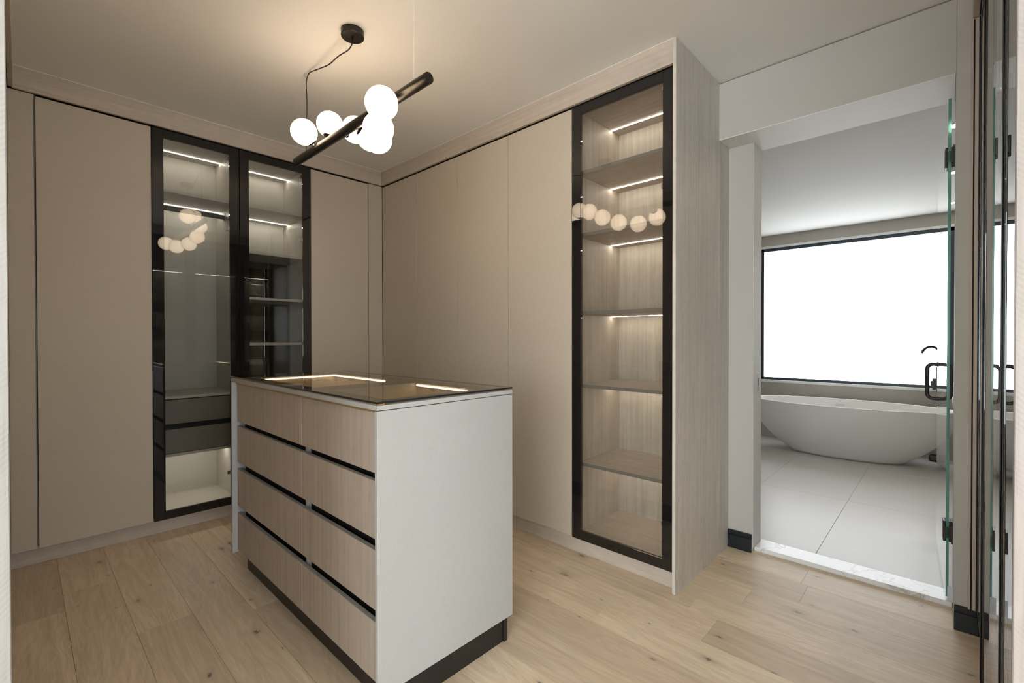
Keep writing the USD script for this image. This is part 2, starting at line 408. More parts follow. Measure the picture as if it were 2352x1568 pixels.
# ------------------------------------------------------------------ setting: floor, ceiling, walls
floor = Thing("floor", (0, 0, 0), "pale oak plank floor with scattered dark knots", "floor", kind="structure")
floor.part("base", box((-3.4, -3.4, -0.06), (2.86, 3.62, -0.0142), 0), "subfloor")
ends = {}
rng = random.Random(11)
xs = [0.13 + 0.19 * k for k in range(-19, 15)]
for k, x0 in enumerate(xs):
    x1 = x0 + 0.19
    lo, hi = (-3.3, 3.56) if x0 < 0.9 else (-0.14, 3.56)
    if x1 < -0.10:
        hi = 0.96
    if x0 > 2.45:
        lo, x1 = -0.14, min(x1, 2.83)
    known = {0.13: [3.013, 1.05], 0.32: [2.392, 0.5], 0.51: [3.31, 1.30], 2.41: [0.486], 1.46: [2.1, 0.35], 1.65: [1.10], 1.84: [2.6], 2.03: [2.2], 2.22: [1.72], 2.60: [2.0]}.get(round(x0, 2))
    cuts = list(known) if known else []
    y = hi - rng.uniform(0.5, 1.7)
    while y > lo + 0.4:
        if not known or y < min(known) - 0.9:
            cuts.append(y)
        y -= rng.uniform(1.3, 2.1)
    ys = sorted([c for c in cuts if lo < c < hi] + [lo, hi])
    for a, b in zip(ys[:-1], ys[1:]):
        drop = rng.uniform(0, 0.0003)
        floor.part("plank", box((x0 + 0.0004, a + 0.0002, -0.014), (x1 - 0.0004, b - 0.0002, -drop), 0.0004), "floor_oak")

ceiling = Thing("ceiling", (0, 0, CEIL), "smooth warm white ceiling of the dressing room", "ceiling", kind="structure")
ceiling.part("slab", box((-3.4, -3.4, CEIL), (2.90, 4.10, CEIL + 0.05), 0), "ceiling_paint")

w = Thing("wall_right", (BATHWALL, 0, 0), "greige painted wall around the bathroom opening", "wall", kind="structure")
w.part("beam", box((BATHWALL, -0.021, 2.285), (2.95, 0.919, CEIL - 0.006), 0), "wall_paint", label="painted beam over the bathroom opening")
w.part("soffit_board", box((BATHWALL + 0.001, -0.019, 2.281), (2.952, 0.918, 2.2849), 0), "lit_wall_paint", label="soffit over the opening, lightened in colour for bathroom light")  # board paler than the beam, bathroom light put into its colour
w.part("beam_joint", box((BATHWALL + 0.012, -0.14, CEIL - 0.006), (2.95, 0.935, CEIL), 0), "gap_black", label="dark shadow joint between beam and ceiling")
w.part("jamb", box((RECESS, 0.790, 0.0), (2.95, 3.6, 2.285), 0.002), "wall_paint")
w.part("jamb_reveal", box((RECESS + 0.001, 0.7885, 0.023), (2.951, 0.7899, 2.2805), 0), "lit_wall_paint", label="reveal of the door jamb, lightened in colour for bathroom light")  # same wall, light from the bathroom painted in as a paler tone
w.part("pier", box((BATHWALL, -0.75, 0.0), (2.95, -0.021, CEIL - 0.006), 0.002), "wall_paint")
w.part("upper_wall", box((2.66, 0.92, 2.285), (2.95, 3.6, CEIL), 0), "wall_paint")
back = Thing("wall_back", (0, 4.04, 0), "wall behind the far wardrobes", "wall", kind="structure")
back.part("slab", box((-0.72, 4.00, 0), (2.95, 4.08, CEIL), 0), "wall_paint")
wl = Thing("wall_left", (-0.70, 0, 0), "wall behind the left wardrobes", "wall", kind="structure")
wl.part("slab", box((-0.72, 0.96, 0), (-0.64, 4.0, CEIL), 0), "wall_paint")
wf = Thing("wall_front", (0, -3.35, 0), "bedroom walls behind the viewpoint", "wall", kind="structure")
wf.part("slab", box((-3.4, 0.96, 0), (-0.72, 1.02, CEIL), 0), "bedroom_paint")
wf.part("slab", join(box((-3.45, -3.4, 0), (-3.38, 1.0, 0.35), 0), box((-3.45, -3.4, 2.4), (-3.38, 1.0, CEIL), 0),
                     box((-3.45, -3.4, 0.35), (-3.38, -2.4, 2.4), 0), box((-3.45, 0.4, 0.35), (-3.38, 1.0, 2.4), 0)), "bedroom_paint")
wf.part("slab", box((1.0, -3.4, 0), (1.08, -0.74, CEIL), 0), "bedroom_paint")
wf.part("slab", box((0.93, -0.76, 0), (2.7, -0.70, CEIL), 0), "bedroom_paint")
wf.part("slab", join(box((-3.4, -3.45, 0), (1.08, -3.36, 0.35), 0), box((-3.4, -3.45, 2.4), (1.08, -3.36, CEIL), 0),
                     box((-3.4, -3.45, 0.35), (-2.6, -3.36, 2.4), 0), box((0.9, -3.45, 0.35), (1.08, -3.36, 2.4), 0)), "bedroom_paint")
w2 = Thing("window_2", (-0.85, -3.4, 0.35), "unseen bedroom window added for fill daylight", "window", kind="structure")
w2.part("window_frame", join(box((-2.6, -3.43, 0.35), (0.9, -3.37, 0.39)), box((-2.6, -3.43, 2.36), (0.9, -3.37, 2.40)),
                             *[box((x, -3.43, 0.39), (x + 0.04, -3.37, 2.36)) for x in (-2.6, -0.87, 0.86)]), "white_trim")
w2.part("pane", box((-2.56, -3.41, 0.39), (0.86, -3.40, 2.36), 0), "fill_daylight")  # glowing pane added as unseen fill from behind the viewpoint

w3 = Thing("window_3", (-3.4, -1.0, 0.35), "second unseen bedroom window added for fill daylight", "window", kind="structure")
w3.part("window_frame", join(box((-3.43, -2.4, 0.35), (-3.37, 0.4, 0.39)), box((-3.43, -2.4, 2.36), (-3.37, 0.4, 2.40)),
                             *[box((-3.43, y, 0.39), (-3.37, y + 0.04, 2.36)) for y in (-2.4, -1.02, 0.36)]), "white_trim")
w3.part("pane", box((-3.41, -2.36, 0.39), (-3.40, 0.36, 2.36), 0), "side_fill_daylight")  # second added glowing pane, unseen side fill for the right wardrobes

# baseboards at the bathroom wall: ogee-stepped black boards
def skirting(name, y0, y1, xf, label):
    t = Thing(name, (xf, (y0 + y1) / 2, 0), label, "baseboard", kind="structure")
    t.part("board", box((xf - 0.018, y0, 0.0), (xf, y1, 0.074), 0.0015), "skirting_paint")
    t.part("moulding", join(box((xf - 0.0135, y0, 0.074), (xf, y1, 0.080), 0.0015), box((xf - 0.016, y0, 0.080), (xf, y1, 0.100), 0.003)), "skirting_paint")
    return t

skirting("baseboard_left", 0.791, 0.918, RECESS, "short black baseboard left of the bathroom opening")
skirting("baseboard_right", -0.130, -0.024, BATHWALL, "black baseboard on the pier right of the bathroom opening")

# bathroom: tiles, ceiling, window wall
fb = Thing("floor_001", (2.96, 0, 0), "large off-white porcelain tile floor of the bathroom", "floor", kind="structure")
fb.part("grout", box((2.955, -1.6, -0.03), (6.25, 2.6, -0.0015), 0), "grout")
gx = [2.962, 4.160, 5.285, 6.25]
gy = [-1.6, -0.642, -0.057, 0.528, 1.113, 1.698, 2.6]
for i in range(3):
    for j in range(6):
        fb.part("tile", box((gx[i] + 0.001, gy[j] + 0.001, -0.012), (gx[i + 1] - 0.001, gy[j + 1] - 0.001, 0.0), 0.0006), "tile_porcelain")
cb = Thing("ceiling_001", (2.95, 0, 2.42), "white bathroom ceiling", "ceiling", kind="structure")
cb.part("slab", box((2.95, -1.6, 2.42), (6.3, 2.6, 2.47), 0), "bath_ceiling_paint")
wb = Thing("wall_bathroom", (6.2, 0, 0), "bathroom walls with ribbed taupe cladding around the window", "wall", kind="structure")
wy0, wy1, wz0, wz1 = -0.045, 1.655, 0.695, 2.268
wb.part("cladding", box((6.2, -1.6, 0), (6.32, 2.6, wz0 - 0.032), 0), "ribbed_cladding", label="ribbed taupe cladding below the window")
wb.part("cladding", box((6.2, -1.6, wz1 + 0.03), (6.32, 2.6, 2.42), 0), "ribbed_cladding", label="ribbed taupe cladding above the window")
wb.part("cladding", box((6.2, wy1 + 0.005, wz0 - 0.032), (6.32, 2.6, wz1 + 0.03), 0), "ribbed_cladding")
wb.part("cladding", box((6.2, -1.6, wz0 - 0.032), (6.32, wy0 - 0.005, wz1 + 0.03), 0), "wall_paint")
wb.part("side_wall", box((2.95, 2.6, 0), (6.32, 2.68, 2.42), 0), "wall_paint")
wb.part("side_wall", box((2.95, -1.68, 0), (6.32, -1.6, 2.42), 0), "wall_paint")
wb.part("door_wall", box((2.951, 0.792, 0), (2.960, 2.6, 2.42), 0), "wall_paint")
w1 = Thing("window_1", (6.2, 0.8, wz0), "wide frosted bathroom window in a dark metal frame", "window", kind="structure")
w1.part("window_frame", join(box((6.203, wy0, wz0), (6.25, wy1, wz0 + 0.026)), box((6.203, wy0, wz1 - 0.034), (6.25, wy1, wz1)),
                             box((6.203, wy0, wz0), (6.25, wy0 + 0.045, wz1)), box((6.203, wy1 - 0.026, wz0), (6.25, wy1, wz1))), "window_frame_metal")
w1.part("pane", box((6.222, wy0 + 0.045, wz0 + 0.026), (6.230, wy1 - 0.026, wz1 - 0.034), 0), "frosted_daylight", label="frosted pane glowing with daylight")
w1.part("sill", box((6.175, wy0 - 0.03, wz0 - 0.030), (6.25, wy1 + 0.03, wz0 - 0.002), 0.002), "white_trim")
w1.part("head_trim", box((6.19, wy0 - 0.03, wz1 + 0.002), (6.25, wy1 + 0.03, wz1 + 0.028), 0.002), "white_trim")

th = Thing("trim_1", (2.90, 0.38, 0), "white veined marble threshold under the bathroom opening", "threshold", kind="structure")
th.part("slab", box((2.832, -0.019, -0.012), (2.968, 0.789, 0.022), 0.0015), "marble")

# the frosted-edge glass door, swung open into the bathroom
d1 = Thing("door_1", (2.86, 0.0, 0.03), "clear frameless glass bathroom door standing open", "door", kind="structure")
hx, hy, ex, ey = 2.862, -0.003, 3.660, 0.0387
dv = np.array([ex - hx, ey - hy, 0.0]); dl = np.linalg.norm(dv); dv /= dl
dn = np.array([-dv[1], dv[0], 0.0])


def door_box(a0, a1, n0, n1, z0, z1, c=0.001):
    m = box((a0, n0, z0), (a1, n1, z1), c)
    T = np.eye(4); T[:3, 0], T[:3, 1], T[:3, 3] = dv, dn, (hx, hy, 0)
    m.apply_transform(T)
    return m


pane = d1.part("glass_pane", door_box(0.004, dl, -0.005, 0.005, 0.030, 2.268, 0), "door_glass")
d1.part("glass_edge", door_box(0.0, 0.004, -0.005, 0.005, 0.030, 2.268, 0), "glass_green_edge", label="green polished edge of the glass")
for zc in (2.010, 0.320):
    h = d1.part("hinge", join(door_box(0.012, 0.075, -0.014, -0.005, zc - 0.046, zc + 0.046, 0.002), door_box(0.012, 0.075, 0.005, 0.014, zc - 0.046, zc + 0.046, 0.002),
                              door_box(0.000, 0.030, -0.022, 0.012, zc - 0.028, zc + 0.028, 0.002),
                              box((2.862, -0.021, zc - 0.050), (2.925, -0.015, zc + 0.050), 0.001)), "black_matt", label="black clamp hinge")
for s in (1, -1):
    pts = []
    z0h, z1h, out, r = 0.850, 1.046, 0.050, 0.026
    for k in range(7):
        t = math.pi / 2 * k / 6
        pts.append((out - r + r * math.sin(t), z0h + r - r * math.cos(t)))
    pts = [(0.006, z0h), (out - r - 0.008, z0h)] + pts
    pts = pts + [(n, z0h + z1h - z) for n, z in reversed(pts)]
    H = [np.array([hx, hy, 0]) + dv * (dl - 0.075) + dn * (s * n) + np.array([0, 0, z]) for n, z in pts]
    d1.part("handle", join(tube(H, 0.0095, 14), *[cyl(np.array([hx, hy, z]) + dv * (dl - 0.075) + dn * s * 0.005, np.array([hx, hy, z]) + dv * (dl - 0.075) + dn * s * 0.009, 0.0125) for z in (z0h, z1h)]),
            "black_matt", smooth=40, label="black D-shaped pull handle")

# strike plate let into the jamb
t = Thing("strike_plate", (2.90, 0.79, 0.895), "narrow chrome strike plate let into the painted door jamb", "strike plate")
t.part("plate", box((2.872, 0.7865, 0.892), (2.894, 0.7905, 1.000), 0.0008), "chrome")
t.part("slot", box((2.879, 0.7860, 0.925), (2.888, 0.7875, 0.968), 0), "gap_black")

# ------------------------------------------------------------------ cornices, plinths, fillers (continuous joinery of the room)
def run_trim(n, F, u0, u1, vface, umat, label, lo=TRIM0, hi=CEIL - 0.003):
    t = Thing(f"trim_{n}", F.pt((u0 + u1) / 2, vface, lo), label, "cornice", kind="structure")
    t.part("board", F.box(u0, u1, vface, vface + 0.018, lo, hi), umat)
    t.part("caulk", F.box(u0, u1, vface - 0.002, vface + 0.018, hi, CEIL), "caulk")
    t.part("soffit", F.box(u0, u1, vface + 0.018, vface + 0.12, lo + 0.006, lo + 0.022), "carcass_dark")


def run_plinth(n, F, u0, u1, vface, umat, label):
    t = Thing(f"trim_{n}", F.pt((u0 + u1) / 2, vface, 0), label, "plinth", kind="structure")
    t.part("board", F.box(u0, u1, vface, vface + 0.018, 0.0005, DZ0 + 0.008), umat)


run_trim(2, FA, -0.020, 2.090, -0.021, "oak_trim_x", "light oak cornice above the far wardrobes")
run_trim(3, FB, 0.936, 3.466, -0.018, "oak_trim_y", "light oak cornice above the right wardrobes")
run_trim(4, FL, 0.936, 3.466, -0.0205, "oak_trim_y", "light oak cornice above the left wardrobes")
run_trim(5, FC, 0.937, 2.625, -0.020, "oak_trim_x", "light oak cornice above the near glazed run")
run_plinth(6, FA, -0.06, 2.135, 0.043, "oak_trim_x", "light oak plinth under the far wardrobes")
run_plinth(7, FB, 0.936, 3.53, 0.027, "oak_trim_y", "light oak plinth under the right wardrobes")
run_plinth(8, FL, 0.936, 3.53, 0.025, "oak_trim_y", "light oak plinth under the left wardrobes")
run_plinth(9, FC, 0.937, 2.63, 0.027, "oak_trim_x", "light oak plinth under the near glazed run")


# ------------------------------------------------------------------ wardrobes
def wardrobe(F, u0, u1, skin, label, group, body=True, name="wardrobe"):
    t = Thing(name, F.pt((u0 + u1) / 2, 0, DZ0), label, "wardrobe", group)
    t.part("door", F.box(u0 + 0.0017, u1 - 0.0017, 0, 0.020, DZ0, DZ1, 0.001), skin)
    t.part("carcass", F.box(u0 + 0.0005, u1 - 0.0005, 0.0215, DEPTH, DZ0 + 0.008, DZ1 + 0.006, 0), "carcass_dark")
    return t


FB_G = "flat closed wardrobes along the right wall"
bx = [3.486, 2.996, 2.506, 2.016, 1.526]
first = wardrobe(FB, bx[1], bx[0], "linen_along_y", "flat beige linen wardrobe in the far corner of the right wall", FB_G)
for k, lab in ((1, "flat beige linen wardrobe second from the far corner on the right wall"),
               (2, "flat beige linen wardrobe third from the far corner, behind the island's right end"),
               (3, "flat beige linen wardrobe right beside the tall glazed cabinet on the right wall")):
    dup(first, FB.pt((bx[k] + bx[k + 1]) / 2, 0, DZ0), lab, FB_G)
FA_G = "flat closed wardrobes along the far wall"
wardrobe(FA, 0.062, 0.547, "linen_along_x", "wide flat beige linen wardrobe left of the double glazed cabinets", FA_G)
wardrobe(FA, 1.505, 1.978, "linen_along_x", "flat beige linen wardrobe between the glazed cabinets and the far corner", FA_G)
for u0, u1, lab in ((-0.037, 0.056, "narrow beige linen filler board at the far left corner"), (1.981, 2.107, "narrow beige linen filler board in the far right corner")):
    t = Thing("scribe_filler", FA.pt((u0 + u1) / 2, 0, DZ0), lab, "filler board")
    t.part("panel", FA.box(u0, u1, 0.001, 0.020, DZ0, TRIM0 - 0.002, 0.001), "linen_along_x")
    t.part("batten", FA.box(u0 - 0.002, u1 + 0.0055, 0.0205, 0.023, DZ0 + 0.008, TRIM0 + 0.006, 0), "carcass_taupe")
lx = [0.938, 1.448, 1.958, 2.468, 2.978, 3.485]
for k in range(5):
    wardrobe(FL, lx[k], lx[k + 1], "linen_along_y", ("flat beige linen wardrobe right behind the pale end panel at the left edge", "second flat beige linen wardrobe behind the pale left end panel", "middle flat beige linen wardrobe of the hidden left run", "flat beige linen wardrobe of the left run, next but one to the far corner", "flat beige linen wardrobe of the left run touching the far left corner")[k], "closed wardrobes of the left run, out of view")

# end panels
t = Thing("end_panel", (2.35, 0.927, 0), "tall light oak end panel closing the right wardrobe run beside the bathroom", "end panel")
t.part("panel", box((2.084, 0.919, 0.0), (2.640, 0.935, CEIL - 0.002), 0.001), "oak_upright_x")
t.part("panel", box((2.640, 0.919, 0.0), (RECESS - 0.001, 0.935, 2.284), 0.0005), "oak_upright_x")
t = Thing("end_panel", (-0.3, 0.927, 0), "pale oak end panel cut by the left edge of the picture", "end panel")
t.part("panel", box((-0.63, 0.919, 0.0), (-0.0105, 0.935, CEIL - 0.002), 0.001), "oak_dimmed_x")
t = Thing("end_panel", (0.928, -0.38, 0), "pale oak end panel cut by the right edge of the picture", "end panel")
t.part("panel", box((0.920, -0.690, 0.0), (0.936, -0.066, CEIL - 0.002), 0.001), "oak_dimmed_y")


def glazed(F, u0, u1, label, group, inner, shelves, leds, flip=False, glass="clear_glass", back="oak_inner_y", side="oak_inner_x", flat="oak_inner_flat",
           depth=0.477, led_v=0.377, angle=0.0, name="glazed_cabinet"):
    """tall cabinet: black-bordered glass door, carcass panels, shelves with recessed LED strips"""
    t = Thing(name, F.pt((u0 + u1) / 2, 0, DZ0), label, "glazed cabinet", group)
    B = 0.058
    z0, z1 = DZ0 - 0.004, DZ1 + 0.003

    def turn(m):
        if angle:
            m.apply_transform(trimesh.transformations.rotation_matrix(angle, [0, 0, 1], F.pt(u1 if flip else u0, 0, 0)))
        return m
    border = join(F.box(u0 + 0.001, u0 + B, 0, 0.018, z0, z1, 0.001), F.box(u1 - B, u1 - 0.001, 0, 0.018, z0, z1, 0.001),
                  F.box(u0 + B, u1 - B, 0, 0.018, z1 - 0.050, z1, 0.001), F.box(u0 + B, u1 - B, 0, 0.018, z0, z0 + 0.050, 0.001))
    door = t.part("door", turn(border), "black_frame", label="black bordered glass door")
    t.part("glass_pane", turn(F.box(u0 + B - 0.001, u1 - B + 0.001, 0.002, 0.006, z0 + 0.049, z1 - 0.049, 0)), glass, parent=door)
    hu = (u1 - B - 0.004) if not flip else (u0 + B + 0.004)
    for hz in (2.40, 1.93, 0.30):
        t.part("hinge", turn(F.box(hu - 0.012, hu + 0.012, 0.0185, 0.032, hz - 0.012, hz + 0.012, 0.002)), "chrome", parent=door)
    s = 0.018
    v0 = 0.0245
    t.part("side_panel", F.box(u0 + 0.0005, u0 + s, v0, depth, DZ0 + 0.009, DZ1 + 0.004, 0.0005), side)
    t.part("side_panel", F.box(u1 - s, u1 - 0.0005, v0, depth, DZ0 + 0.009, DZ1 + 0.004, 0.0005), side)
    t.part("back_panel", F.box(u0 + 0.0005, u1 - 0.0005, depth, depth + 0.012, DZ0 + 0.009, DZ1 + 0.004, 0), back)
    top = t.part("top_panel", F.box(u0 + s, u1 - s, v0, depth, 2.464, DZ1 + 0.004, 0.0005), flat)
    t.part("bottom_panel", F.box(u0 + s, u1 - s, v0, depth, DZ0 + 0.009, 0.112, 0.0005), flat)
    paths = []
    for z in shelves:
        p = t.part("shelf", F.box(u0 + s, u1 - s, v0 + 0.014, depth, z, z + 0.017, 0.0005), flat)
        t.part("shelf_edge", F.box(u0 + s, u1 - s, v0 + 0.0125, v0 + 0.014, z, z + 0.017, 0), inner, parent=p)
        paths.append(p)
    for z in leds:
        par = top if z > 2.3 else paths[shelves.index(z)]
        zz = 2.464 if z > 2.3 else z
        t.part("led_strip", F.box(u0 + s + 0.001, u1 - s - 0.001, led_v, led_v + 0.008, zz - 0.0025, zz - 0.0003, 0), "led_light", parent=par)
    return t


SB = [2.107, 1.762, 1.328, 0.923, 0.487]
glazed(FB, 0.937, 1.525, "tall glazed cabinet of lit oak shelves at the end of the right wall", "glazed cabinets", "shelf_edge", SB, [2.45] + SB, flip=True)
SA = [2.105, 1.787, 1.468, 1.148, 0.82, 0.48]
ga = glazed(FA, 1.0235, 1.5025, "right-hand glazed cabinet on the far wall, with five shelves above a smoked mirror back", "glazed cabinets", "carcass_grey",
            SA, [2.45, 2.105], glass="grey_glass", back="carcass_grey", side="carcass_grey", flat="carcass_grey")
ga.part("mirror_back", FA.box(1.0425, 1.4840, 0.402, 0.408, 0.114, 1.785, 0), "smoked_mirror", label="smoked mirror panel")
gl = glazed(FA, 0.5495, 1.0215, "left-hand glazed cabinet on the far wall, with a hanging rail above two drawers", "glazed cabinets", "carcass_grey",
            [2.105], [2.45, 2.105], glass="grey_glass", back="carcass_grey", side="carcass_grey", flat="carcass_grey", led_v=0.36)
# hanging rail: flattened oval bar on two end brackets
rail = FA.box(0.568, 1.003, 0.252, 0.267, 2.040, 2.070, 0.007)
rp = gl.part("clothes_rail", rail, "black_matt")
for uu in (0.568, 0.999):
    gl.part("rail_bracket", FA.box(uu, uu + 0.004, 0.244, 0.275, 2.034, 2.085, 0.002), "black_matt", parent=rp)
du = gl.part("drawer_unit", join(FA.box(0.568, 1.003, 0.040, 0.470, 0.819, 0.837, 0.001), FA.box(0.568, 1.003, 0.040, 0.470, 0.460, 0.476, 0.001),
                                 FA.box(0.568, 0.610, 0.042, 0.060, 0.476, 0.819, 0.001)), "carcass_grey", label="grey drawer unit")
gl.part("drawer_recess", FA.box(0.610, 1.003, 0.075, 0.30, 0.476, 0.819, 0), "gap_black", parent=du)
gl.part("drawer_front", FA.box(0.6125, 1.002, 0.045, 0.061, 0.662, 0.813, 0.001), "carcass_taupe", parent=du)
gl.part("drawer_front", FA.box(0.6125, 1.002, 0.045, 0.061, 0.479, 0.628, 0.001), "carcass_taupe", parent=du)
gl.part("led_strip", FA.box(0.575, 0.996, 0.25, 0.266, 0.4575, 0.4597, 0), "led_light", parent=du)

# near run at the right edge: three glazed cabinets seen edge-on, their doors mirroring the bathroom
cu = [0.938, 1.504, 2.070, 2.618]
for k, (lab, ang) in enumerate((("glazed cabinet of the near run closest to the right edge of the picture", 0.0),
                                ("middle glazed cabinet of the near run seen edge-on", 0.014),
                                ("far glazed cabinet of the near run beside the bathroom pier", 0.0))):
    gc = glazed(FC, cu[k], cu[k + 1], lab, "glazed cabinets of the near run seen edge-on", "shelf_edge", [2.075, 1.630, 1.290, 0.90, 0.487], [2.075, 1.630, 1.290, 0.90], back="carcass_grey", side="carcass_grey", flat="carcass_grey", angle=ang)  # LED rows below the top shelf are added, hidden to brighten the interiors
    prof = FC.box(cu[k + 1] - 0.013, cu[k + 1] - 0.002, -0.0024, -0.0002, DZ0, DZ1, 0.0006)
    if ang:
        prof.apply_transform(trimesh.transformations.rotation_matrix(ang, [0, 0, 1], FC.pt(cu[k], 0, 0)))
    gc.part("edge_profile", prof, "black_matt", parent=gc.path + "/door")
    for z in (1.512, 1.172):
        gc.part("drawer_front", FC.box(cu[k] + 0.02, cu[k + 1] - 0.02, 0.045, 0.061, z, z + 0.116, 0.001), "carcass_taupe")
t = Thing("filler_strip", (2.628, -0.07, DZ0), "pair of thin oak filler strips between the edge-on glazed run and the pier", "filler strip")
t.part("strip", box((2.622, -0.0710, 0.10), (2.639, -0.0640, TRIM0 - 0.004), 0.0005), "oak_upright_y")
t.part("strip", box((2.622, -0.0900, 0.10), (2.639, -0.0755, TRIM0 - 0.004), 0.0005), "oak_upright_y")
t.part("batten", box((2.630, -0.0755, 0.10), (2.639, -0.0710, TRIM0 - 0.004), 0), "gap_black")

# ------------------------------------------------------------------ island
ix0, ix1, iy0, iy1 = 0.739, 1.336, 1.255, 2.674
isl = Thing("island_dresser", ((ix0 + ix1) / 2, (iy0 + iy1) / 2, 0), "free-standing island dresser with oak drawers, white linen ends and a lit glass top", "dresser")
isl.part("side_panel", box((ix0, iy0, 0.101), (ix1, iy0 + 0.016, 0.9765), 0.001), "linen_white", label="white linen end panel")
isl.part("side_panel", box((ix0, iy1 - 0.016, 0.101), (ix1, iy1, 0.9765), 0.001), "linen_white", label="white linen end panel")
isl.part("back_panel", box((ix1 - 0.016, iy0 + 0.0165, 0.110), (ix1 - 0.001, iy1 - 0.0165, 0.968), 0.001), "oak_drawer")
yd = 1.862
isl.part("carcass", join(box((0.800, iy0 + 0.017, 0.104), (0.806, iy1 - 0.017, 0.775), 0), box((0.806, iy0 + 0.017, 0.101), (1.315, iy1 - 0.017, 0.112), 0)), "gap_black")
isl.part("partition", box((0.784, yd - 0.001, 0.110), (0.800, yd + 0.015, 0.966), 0.0005), "linen_white")
for (z0, z1) in ((0.775, 0.966), (0.566, 0.749), (0.341, 0.530), (0.114, 0.302)):
    for (y0, y1) in ((iy0 + 0.018, yd - 0.001), (yd + 0.0012, iy1 - 0.0185)):
        isl.part("drawer_front", box((0.762, y0, z0), (0.778, y1, z1), 0.001), "oak_drawer")
        if z0 < 0.7:
            isl.part("drawer_lip", box((0.762, y0 + 0.001, z1), (0.7785, y1 - 0.001, z1 + 0.0015), 0.0004), "lip_edge")
isl.part("plinth", join(box((0.806, 1.275, 0.0005), (0.822, 2.650, 0.100), 0.001), box((0.822, 1.275, 0.0005), (1.300, 1.291, 0.100), 0.001),
                        box((0.822, 2.634, 0.0005), (1.300, 2.650, 0.100), 0.001), box((1.301, 1.269, 0.0005), (1.319, 2.655, 0.100), 0.001)), "black_matt")
# top frame with two openings
oa, ob, ox0, ox1 = (1.915, 2.570), (1.366, 1.775), 0.836, 1.240
ztop = 0.994
bars = [(ix0, ox0, iy0, iy1), (ox1, ix1, iy0, iy1), (ox0, ox1, iy0, ob[0]), (ox0, ox1, ob[1], oa[0]), (ox0, ox1, oa[1], iy1)]
isl.part("top_frame", join(*[box((a, c, 0.979), (b, d, ztop), 0.0004) for a, b, c, d in bars]), "linen_white")
for (y0, y1) in (oa, ob):
    isl.part("tray", join(box((ox0 - 0.002, y0 - 0.002, 0.800), (ox1 + 0.012, y1 + 0.002, 0.806), 0),
                          box((ox0 - 0.014, y0 - 0.014, 0.800), (ox0 - 0.002, y1 + 0.014, 0.958), 0), box((ox1 + 0.012, y0 - 0.014, 0.800), (ox1 + 0.024, y1 + 0.014, 0.9785), 0),
                          box((ox0 - 0.002, y0 - 0.014, 0.800), (ox1 + 0.012, y0 - 0.002, 0.9785), 0), box((ox0 - 0.002, y1 + 0.002, 0.800), (ox1 + 0.012, y1 + 0.014, 0.9785), 0)), "oak_tray")
isl.part("led_strip", box((ox1 - 0.004, 2.030, 0.9815), (ox1 - 0.0005, oa[1] - 0.002, 0.9875), 0), "led_warm_light")
isl.part("led_strip", box((0.868, oa[1] - 0.004, 0.9815), (ox1 - 0.004, oa[1] - 0.0005, 0.9875), 0), "led_warm_light")
isl.part("led_strip", box((ox1 - 0.004, 1.413, 0.9815), (ox1 - 0.0005, 1.762, 0.9875), 0), "led_warm_light")
m_ = 0.014
lin = [(ix0 + m_, ox0 - 0.0005, iy0 + m_, iy1 - m_), (ox1 + 0.0005, ix1 - m_, iy0 + m_, iy1 - m_), (ox0, ox1, iy0 + m_, ob[0]), (ox0, ox1, ob[1], oa[0]), (ox0, ox1, oa[1], iy1 - m_)]
isl.part("top_liner", join(*[box((a, c, ztop), (b, d, ztop + 0.0008), 0) for a, b, c, d in lin]), "carcass_taupe", label="dark taupe liner under the glass")
for y0, y1 in ((iy0 + 0.018, yd - 0.003), (yd + 0.004, iy1 - 0.018)):
    isl.part("brass_strip", box((0.757, y0, 0.9675), (0.775, y1, 0.9780), 0.0004), "amber_leak", label="thin strip under the top, coloured as leaking LED light")  # metallic amber strip painted in for LED light leaking above the drawers
gt = isl.part("glass_top", box((ix0 + 0.001, iy0 + 0.001, 0.9995), (ix1 - 0.001, iy1 - 0.001, 1.0055), 0), "bronze_glass", label="bronze tinted glass top")
for a, b in (((ix0, iy0, 0.9995), (ix1, iy0 + 0.001, 1.0055)), ((ix0, iy0 + 0.001, 0.9995), (ix0 + 0.001, iy1, 1.0055)), ((ix1 - 0.001, iy0 + 0.001, 0.9995), (ix1, iy1, 1.0055))):
    isl.part("polished_edge", box(a, b, 0), "glass_dark_edge", parent=gt)
for (px, py) in ((ix0 + 0.006, iy0 + 0.006), (ix0 + 0.004, 1.862), (ix0 + 0.006, iy1 - 0.03), (ix1 - 0.03, iy0 + 0.006), (ix1 - 0.03, iy1 - 0.03), (ix1 - 0.03, 1.862)):
    isl.part("pad", box((px, py, ztop + 0.0002), (px + 0.024, py + 0.024, 0.9993), 0.0005), "amber_pad")
isl.part("lock", box((0.800, 1.895, ztop), (0.822, 1.925, 0.9993), 0.0005), "black_matt")

# ------------------------------------------------------------------ pendant lamp
AX, AZ, TR = 1.037, 2.156, 0.021
lamp = Thing("pendant_light", (AX, 1.985, CEIL), "black bar pendant lamp with seven spiralling opal globes", "pendant lamp")


def lathe(profile, n=40):
    m = trimesh.creation.revolve(np.array(profile, float), sections=n)
    return m


